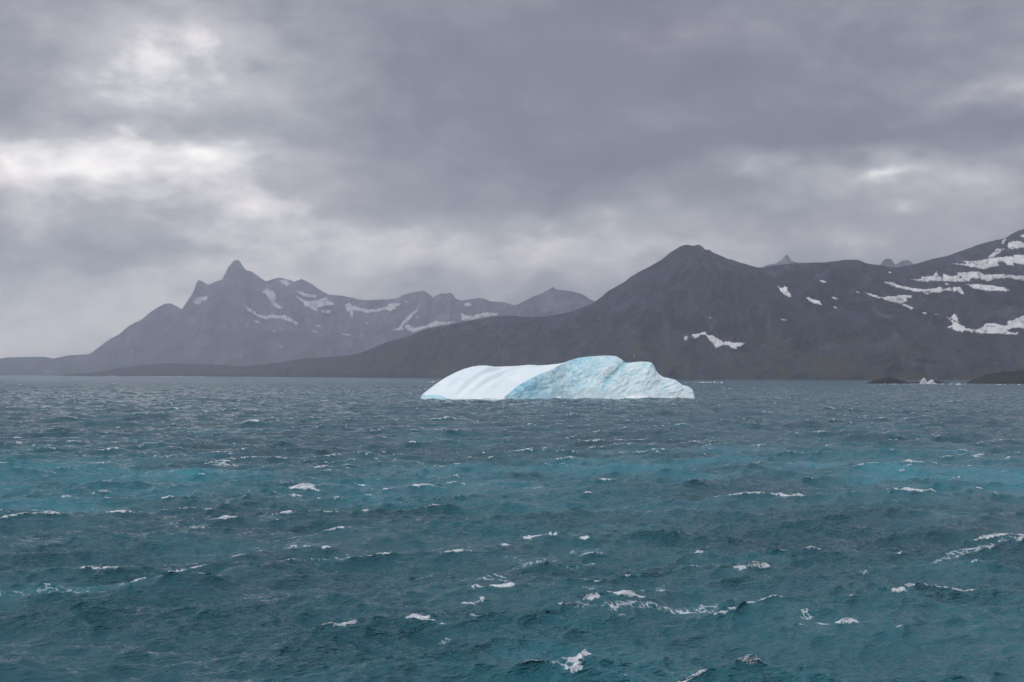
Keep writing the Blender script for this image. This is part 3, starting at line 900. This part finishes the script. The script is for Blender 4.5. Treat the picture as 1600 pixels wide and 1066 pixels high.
# ------------------------------------------------------------------ iceberg
def build_iceberg():
    top = np.array([(659, 617.5), (664, 613), (672, 607), (682, 599.5), (690, 594), (700, 588), (712, 582), (725, 576.5), (738, 573), (750, 571.3), (760, 571.2), (772, 573), (785, 573.3),
                    (805, 572), (830, 570.5), (842, 571), (855, 570.3), (872, 568.5), (882, 566.5), (892, 562.5), (905, 559), (920, 557.3), (940, 556), (955, 555.7), (963, 556.8), (970, 561),
                    (978, 565), (986, 566.3), (1000, 565.2), (1012, 565.4), (1018, 567), (1022, 572), (1025, 579), (1030, 585), (1037, 589.5), (1047, 591.5), (1055, 593.5), (1062, 598.5),
                    (1067, 602), (1075, 603.8), (1081, 607.5), (1083.5, 612)], float)
    cut = np.array([(659, 616.8), (664, 617.6), (686, 617.6), (692, 618.6), (700, 622.5), (708, 624), (784, 624.2), (787, 622.5), (796, 614), (808, 603.5), (823, 594.5), (844, 584), (862, 577.5), (877, 571.5), (889, 565.5)], float)
    nc = 620
    px = np.concatenate([np.linspace(659, 1083.5, nc)])
    py = np.interp(px, top[:, 0], top[:, 1]) + 0.28 * fbm(px / 6.0, px * 0, 4, 7) * smooth(880, 930, px)
    yfr = BERG_Y + 14 * ((px - 860) / 210) ** 2
    ramp_d = np.interp(px, [659, 680, 720, 790, 890, 960, 1020, 1083.5], [3, 14, 32, 42, 38, 34, 27, 18])
    ker = np.hanning(61); ker /= ker.sum()
    ramp_d = np.convolve(np.pad(ramp_d, 30, mode='edge'), ker, 'valid')
    yr = yfr + ramp_d
    ridge = np.array([at(a, b, c) for a, b, c in zip(px, py, yr)])
    H = np.maximum(ridge[:, 2], 0.6)
    pc = np.interp(px, cut[:, 0], cut[:, 1])
    pc = pc + (py - pc) * smooth(862, 889, px)
    face = px >= 889
    # the ice face cuts the snow ramp: find where
    uc = np.full(nc, 0.02)
    for _ in range(12):
        zc = np.array([at(a, b, c)[2] for a, b, c in zip(px, pc, yfr + ramp_d * uc)])
        zc = np.clip(zc, 0.35, H)
        uc = 0.5 * uc + 0.5 * np.clip(np.arcsin(np.clip(zc / H, 0, 1) ** (1 / 0.9)) * 2 / math.pi, 0, 1)
    uc = np.where(face, 1.0, uc)
    us = np.convolve(np.pad(uc, 30, mode='edge'), ker, 'valid')
    uc = uc + (us - uc) * smooth(835, 860, px)
    face = px > 915
    zc = np.where(face, H, np.minimum(H, H * np.sin(uc * math.pi / 2) ** 0.9))
    yc = yfr + ramp_d * uc
    yf = yc - 0.42 * zc - 0.3
    yf = np.convolve(np.pad(yf, 70, mode='edge'), np.hanning(141) / np.hanning(141).sum(), 'valid')
    yf = np.minimum(yf, yc - 0.2)
    x0 = ridge[:, 0]
    BASE = -7.0
    # --- lower cut face (blue ice); below the sea it goes on down
    nv = 56
    v = np.linspace(0, 1, nv)
    vv, xx = np.meshgrid(v, x0, indexing='ij')
    pp = np.broadcast_to(px, vv.shape)
    zz = BASE + (zc - BASE) * vv
    hfrac = np.clip(zz / np.maximum(zc, 0.4), 0, 1)
    bulge = hfrac ** 1.6
    yy = yf + (yc - yf) * bulge - np.where(zz < 0, 1.2, 0) * (-zz / 7.0)
    big = smooth(1.5, 9, zc)                      # relief only where the face is tall
    env = np.clip(4 * hfrac * (1 - hfrac), 0, 1) ** 0.6 * np.where(zz < 0, 0, 1)
    q1 = (pp - 800) * 0.36
    diag = q1 * 0.8 + zz * 0.9
    across = -q1 * 0.5 + zz * 0.9
    rel = 1.5 * fbm(diag / 17, across / 9, 4, 61, 0.45) + 0.7 * fbm(diag / 7 + 0.4 * fbm(q1 / 9, zz / 9, 2, 64), across / 2.6, 4, 63, 0.5, ridged=True)
    # a shallow gully runs down and left from the notch below the second summit
    gx = 988 - (zc.max() - zz) * 2.6
    gul = np.exp(-((pp - gx) / 7.0) ** 2) * smooth(0.15, 0.5, hfrac)
    gx2 = 1016 - (20.5 - zz) * 1.2
    rib = np.exp(-((pp - gx2) / 4.0) ** 2) * smooth(0.3, 0.8, hfrac)
    yy = yy + big * env * (-0.9 * (rel - 0.3)) + gul * 1.2 * big - rib * 0.7 * big
    xx = xx + big * env * 0.5 * fbm(q1 / 5, zz / 5, 3, 67)
    blue = 0.34 + 0.28 * np.exp(-((pp - 815) / 32.0) ** 2) + 0.14 * smooth(960, 880, pp) + 0.26 * gul
    blue = blue + 0.22 * np.exp(-((pp - 915) / 26.0) ** 2) * smooth(0.6, 1.0, hfrac) - 0.12 * smooth(0.45, 0.0, hfrac) - 0.10 * smooth(1000, 1060, pp)
    blue = np.where(pp < 700, 0.62, blue)
    BERG_FRONT[0], BERG_FRONT[1] = x0.copy(), yf.copy()
    root = bpy.data.objects.new('iceberg', None)
    COL.objects.link(root)
    root.empty_display_size = 10
    loc = np.array([x0.mean(), float(yf.mean()), 0.0])
    root.location = loc
    tag(root, 'long low iceberg, white snow ramp at one end and rough pale blue ice face', 'iceberg')
    V = np.stack([xx, yy, zz], -1).reshape(-1, 3) - loc
    a = mesh_np('ice_face', V, grid_faces(nv, nc), M_BICE, dict(blue=blue))
    a.parent = root
    tag(a, 'rough pale blue ice face with scalloped relief')
    # --- the snow-covered top: up the ramp to the ridge and down the far side
    nu, nb = 60, 46
    u = np.linspace(0, 1, nu)
    uu, _ = np.meshgrid(u, x0, indexing='ij')
    p2 = np.broadcast_to(px, uu.shape)
    ua = uc + (1 - uc) * uu
    yA = yfr + ramp_d * ua
    zA = H * np.sin(ua * math.pi / 2) ** 0.9
    zA[0] = zA[0] + 0.03
    uu = ua
    hh = (H - zc) * np.ones_like(uu)
    fl = smooth(1.0, 8.0, hh) * np.clip(uu * (1 - uu) * 5, 0, 1) * smooth(0, 0.12, uu - uc)
    for b0, b1, amp, wd in ((706, 796, 1.0, 5.0), (726, 836, 0.85, 5.5), (684, 742, 0.25, 6.0), (752, 850, 0.3, 4.0)):
        c0 = b0 + (b1 - b0) * uu ** 1.2
        e = (p2 - c0) / wd
        zA = zA + fl * amp * (np.exp(-e ** 2) - 0.9 * np.exp(-(e - 1.8) ** 2))
    zA = zA + fl * (0.45 * fbm(p2 / 22 - uu * 3.2, uu * 2, 3, 71) + 0.16 * fbm(p2 / 5.5 - uu * 12, uu * 2.5, 3, 72))
    w = np.linspace(0, 1, nb)[1:]
    ww, _ = np.meshgrid(w, x0, indexing='ij')
    back = np.interp(px, [659, 700, 800, 950, 1060, 1083.5], [3, 18, 34, 30, 16, 3])
    yB = yr + back * ww
    zB = np.where(ww < 0.92, H * np.cos(np.clip(ww / 0.92, 0, 1) * math.pi / 2) ** 0.8, BASE * (ww - 0.92) / 0.08)
    zB = zB + smooth(0.05, 0.3, ww) * (1 - smooth(0.7, 0.9, ww)) * 0.8 * fbm(np.broadcast_to(px, ww.shape) / 30, ww * 4, 4, 73)
    zB = np.minimum(zB, H)
    Yt, Zt = np.concatenate([yA, yB]), np.concatenate([zA, zB])
    Xt = np.broadcast_to(x0, Yt.shape)
    V = np.stack([Xt, Yt, Zt], -1).reshape(-1, 3) - loc
    s = mesh_np('snow_slope', V, grid_faces(nu + nb - 1, nc), M_BSNOW)
    s.parent = root
    tag(s, 'smooth white snow slope with long flowing ridges')
    # --- closed ends
    for side, c in ((0, 0), (1, nc - 1)):
        prof = [(yy[i, c], zz[i, c]) for i in range(0, nv, 3)] + [(Yt[i, c], Zt[i, c]) for i in range(0, nu + nb - 1, 4)] + [(yB[-1, c], BASE)]
        vs = [(x0[c] - loc[0], p_[0] - loc[1], p_[1]) for p_ in prof]
        cy, cz = np.mean([p_[0] for p_ in prof]), np.mean([p_[1] for p_ in prof])
        vs.append((x0[c] - loc[0] + (-0.8 if side == 0 else 0.8), cy - loc[1], cz))
        n = len(prof)
        e = mesh_np('end_face', vs, [(i, (i + 1) % n, n) for i in range(n)], M_BICE, dict(blue=[0.35] * len(vs)))
        e.parent = root


build_iceberg()
build_sea()


# ------------------------------------------------------------------ rocks and breaking surf
def rock(name, label, prof, py_water, half_depth, seed, mat=M_SHORE):
    """a low skerry: outline across, rounded in depth, broken surface"""
    Y = CAMH * F / (py_water - HOR)
    pr = np.array(prof, float)
    nc, nd = 70, 30
    px = np.linspace(pr[0, 0], pr[-1, 0], nc)
    k = Y / F
    H = np.maximum(0, (py_water - np.interp(px, pr[:, 0], pr[:, 1])) * k)
    X = (px - CX) * k
    s = np.linspace(-1, 1, nd)
    ss, xx = np.meshgrid(s, X, indexing='ij')
    hh = np.broadcast_to(H, ss.shape)
    yy = Y + half_depth + ss * half_depth + 2 * fbm(xx / 8, ss * 2, 3, seed)
    zz = hh * np.clip(1 - np.abs(ss) ** 2.4, 0, 1) + hh * 0.30 * fbm(xx / 6, ss * 4, 5, seed + 1, 0.55, ridged=True) * np.clip(1 - np.abs(ss), 0, 1)
    zz = np.where((np.abs(ss) > 0.99) | (hh < 0.05), -4.0, zz)
    loc = np.array([X.mean(), Y + half_depth, 0])
    o = mesh_np(name, np.stack([xx, yy, zz], -1).reshape(-1, 3) - loc, grid_faces(nd, nc), mat, smooth=False)
    o.location = loc
    return tag(o, label, 'rock')


rock('skerry', 'dark low skerry with a humped crown beside the white splash', [(1356, 600), (1360, 598), (1366, 596), (1373, 594), (1382, 593.5), (1390, 592), (1396, 591.4), (1402, 592.5), (1410, 594.5), (1418, 596.5), (1424, 599), (1427, 601)], 600, 12, 5)
rock('skerry', 'thin dark skerry just behind the white splash', [(1418, 600), (1424, 597.6), (1434, 597), (1441, 596.5), (1450, 597.2), (1458, 598), (1464, 600)], 599.2, 8, 15)
rock('skerry', 'flat dark skerry between the white splash and the grassy islet', [(1456, 601), (1461, 596.5), (1467, 595.5), (1474, 597), (1482, 598), (1489, 598.8), (1493, 601)], 600, 9, 25)
rock('islet', 'dark islet with a sloping grassy back', [(1521, 601), (1530, 597), (1540, 593), (1552, 588.5), (1566, 585.5), (1580, 584), (1596, 583), (1612, 582), (1640, 583), (1670, 588), (1690, 594), (1705, 601)], 600.3, 35, 35, M_ISLET)


def splash(label, px, py, w, h, seed):
    """sea spray thrown up: ragged column of droplets and foam lumps"""
    rng = np.random.default_rng(seed)
    Y = CAMH * F / (py - HOR) - 6
    k = Y / F
    V, Q = [], []
    loc = np.array([(px - CX) * k, Y, 0.0])
    tet = np.array([(1, 0, -.5), (-.5, .87, -.5), (-.5, -.87, -.5), (0, 0, 1)])
    for i in range(2600):
        t = rng.random() ** 2.0
        rad = w * k * (0.5 - 0.33 * t) * rng.normal() * 0.62
        p = np.array([rad + 0.12 * w * k * math.sin(5 * t + seed), rng.normal() * 1.6, t * h * k * (1.12 - 0.2 * abs(rng.normal())) * (1 - 0.35 * min(1, abs(rad) / (0.4 * w * k)))])
        sz = (0.22 + 0.75 * rng.random() ** 2) * (1.15 - 0.6 * t)
        b = len(V)
        ang = rng.random() * 6.28
        c, s = math.cos(ang), math.sin(ang)
        for q in tet * sz:
            V.append((p[0] + q[0] * c - q[1] * s, p[1] + q[0] * s + q[1] * c, p[2] + q[2]))
        Q += [(b, b + 1, b + 3), (b + 1, b + 2, b + 3), (b + 2, b, b + 3), (b, b + 2, b + 1)]
    o = mesh_np('sea_spray', V, Q, M_SPRAY, smooth=False)
    o.location = loc
    return tag(o, label, 'spray', kind='stuff')


splash('tall white burst of spray where a swell breaks on the skerries', 1444, 600.6, 11, 9.6, 1)
splash('shorter white burst of spray beside the tall one', 1455, 600.6, 9, 7.2, 2)


def swash():
    """broken white water washing up the foot of the berg"""
    xf, yf = BERG_FRONT
    n = 900
    x = np.linspace(xf[0] + 1, xf[-1] + 3, n)
    y = np.interp(x, xf, yf)
    hgt = 2.2 * np.clip(fbm(x / 11, x * 0, 5, 91, 0.6) + 0.12, 0, 1) * smooth(xf[0], xf[0] + 60, x) + 1.4 * np.exp(-((x - 78) / 12) ** 2) * (0.6 + fbm(x / 4, x * 0, 3, 93))
    prof = [(-2.6, -0.9), (-1.8, 0.10), (-1.1, 0.55), (-0.5, 0.9), (0.1, 1.0), (0.9, 0.7), (1.6, -0.9)]
    V = []
    for i, (dy, fz) in enumerate(prof):
        z = np.where(fz < 0, -1.2, hgt * fz * (1 + 0.7 * fbm(x / 1.7, x * 0 + i, 3, 95)) - 0.1)
        V.append(np.stack([x, y + dy * (0.5 + hgt) + 0.3 * fbm(x / 2, x * 0 + i * 3, 2, 97), z], -1))
    o = mesh_np('surf_foam', np.concatenate(V), grid_faces(len(prof), n), M_SPRAY)
    tag(o, 'white swash of foam breaking along the foot of the iceberg', 'foam', kind='stuff')


swash()


def surf_line(label, pts, height, seed):
    """a low broken line of white water: pts are (px, py of the water line)"""
    p = np.array(pts, float)
    n = 160
    px = np.linspace(p[0, 0], p[-1, 0], n)
    Y = CAMH * F / (np.interp(px, p[:, 0], p[:, 1]) - HOR)
    x = (px - CX) / F * Y
    L = abs(x[-1] - x[0])
    h = height * np.clip(0.45 + 1.3 * fbm(px / 5.0, px * 0, 4, seed, 0.6), 0, 1.5) * np.sin(np.linspace(0.02, 0.98, n) * math.pi) ** 0.4
    V = []
    for dy, fz in ((-6, -1), (-3, 0.35), (0, 1.0), (4, 0.5), (9, -1)):
        V.append(np.stack([x, Y + dy * height * 0.6, np.where(fz < 0, -1.5, h * fz * (1 + 0.5 * fbm(px / 1.3, px * 0 + dy, 2, seed + 1)) - 0.2)], -1))
    loc = np.array([x.mean(), Y.mean(), 0])
    o = mesh_np('surf_foam', np.concatenate(V) - loc, grid_faces(5, n), M_SPRAY)
    o.location = loc
    tag(o, label, 'foam', kind='stuff')


surf_line('long white breaker on open water behind the iceberg tail', [(1083, 598), (1134, 598)], 2.0, 201)
surf_line('short white breaker on open water behind the iceberg snow ramp', [(664, 597.5), (684, 597.3)], 1.6, 203)
surf_line('white surf along the tip of the low green headland', [(134, 587.7), (184, 588.1)], 4.0, 205)
surf_line('pale surf line along the far shore below the shoulder ridge', [(-40, 586.35), (55, 586.4)], 4.0, 207)
surf_line('thin surf line below the green headland', [(200, 588.3), (330, 588.8)], 2.0, 209)
surf_line('white wash around the humped skerry', [(1352, 600.7), (1432, 600.8)], 1.1, 211)
surf_line('white wash between the splash and the islet', [(1462, 600.8), (1520, 600.7)], 1.3, 213)
surf_line('white wash along the islet', [(1530, 601.1), (1690, 601.1)], 1.0, 215)


# ------------------------------------------------------------------ seabirds
def bird(name, label, loc, span, roll, yaw, mats):
    """gliding seabird: one skin of spindle body, long tapered wings and fan tail"""
    bm = bmesh.new()
    L = span * 0.36
    rings = [(-0.5, 0.004, 0.02), (-0.40, 0.03, 0.022), (-0.2, 0.075, 0.07), (0.05, 0.10, 0.10), (0.25, 0.085, 0.09), (0.36, 0.05, 0.06), (0.43, 0.055, 0.058), (0.49, 0.035, 0.035), (0.52, 0.012, 0.014), (0.58, 0.004, 0.006)]
    prev = None
    for yv, wx, wz in rings:
        cur = [bm.verts.new((math.cos(a) * wx * L * 1.2, yv * L, math.sin(a) * wz * L * 1.2)) for a in np.linspace(0, 2 * math.pi, 10, endpoint=False)]
        if prev:
            for i in range(10):
                bm.faces.new((prev[i], prev[(i + 1) % 10], cur[(i + 1) % 10], cur[i]))
        else:
            bm.faces.new(cur[::-1])
        prev = cur
    bm.faces.new(prev)
    for s in (-1, 1):
        prev = None
        for f, ch, sw, dz in ((0.05, 0.30, 0.10, 0.02), (0.3, 0.26, 0.16, 0.07), (0.55, 0.20, 0.14, 0.09), (0.8, 0.13, 0.02, 0.05), (1.0, 0.03, -0.12, 0.0)):
            xs = s * f * span / 2
            c = ch * L
            y0 = sw * L
            th = 0.035 * L * (1.1 - f)
            cur = [bm.verts.new((xs, y0 + c * 0.5, dz * L)), bm.verts.new((xs, y0, dz * L + th)), bm.verts.new((xs, y0 - c * 0.5, dz * L)), bm.verts.new((xs, y0, dz * L - th))]
            if prev:
                for i in range(4):
                    q = (prev[i], prev[(i + 1) % 4], cur[(i + 1) % 4], cur[i])
                    bm.faces.new(q if s > 0 else q[::-1])
            prev = cur
        bm.faces.new(prev if s > 0 else prev[::-1])
    bmesh.ops.recalc_face_normals(bm, faces=bm.faces)
    me = bpy.data.meshes.new(name)
    bm.to_mesh(me)
    bm.free()
    for p in me.polygons:
        p.use_smooth = True
    me.materials.append(mats)
    o = bpy.data.objects.new(name, me)
    COL.objects.link(o)
    o.location = loc
    o.rotation_euler = (0.1, roll, yaw)
    return tag(o, label, 'bird')


M_BIRD = mat_plain('white_plumage', (0.72, 0.72, 0.72), 0.8, 0.1, 3.0)
bird('seabird', 'pale seabird banking steeply above the iceberg', at(991, 555.5, 760), 2.6, R(82), R(70), M_BIRD)
bird('seabird', 'white seabird gliding low over the turquoise water', at(261, 714, 225), 1.0, R(50), R(-40), M_BIRD)


# ------------------------------------------------------------------ haze
def build_haze():
    lo, hi = Vector((-13300, -13300, -12)), Vector((13300, 13300, 860))
    vs = [(x, y, z) for x in (lo.x, hi.x) for y in (lo.y, hi.y) for z in (lo.z, hi.z)]
    fs = [(0, 1, 3, 2), (4, 6, 7, 5), (0, 4, 5, 1), (2, 3, 7, 6), (0, 2, 6, 4), (1, 5, 7, 3)]
    m = bpy.data.materials.new('haze_air')
    m.use_nodes = True
    t = NT(m.node_tree)
    for n in list(t.n):
        t.n.remove(n)
    out = t.n.new('ShaderNodeOutputMaterial')
    v = t.n.new('ShaderNodeVolumePrincipled')
    v.inputs['Color'].default_value = HAZE_COL
    v.inputs['Density'].default_value = HAZE_DENSITY
    v.inputs['Anisotropy'].default_value = 0.7
    t.l.new(v.outputs[0], out.inputs['Volume'])
    me = bpy.data.meshes.new('haze')
    me.from_pydata(vs, [], fs)
    me.materials.append(m)
    o = bpy.data.objects.new('haze', me)
    COL.objects.link(o)
    tag(o, 'thin grey sea haze filling the air over the bay', 'haze', kind='stuff')


HAZE_DENSITY = 1.25e-4
HAZE_COL = (0.87, 0.905, 1.0, 1)
build_haze()
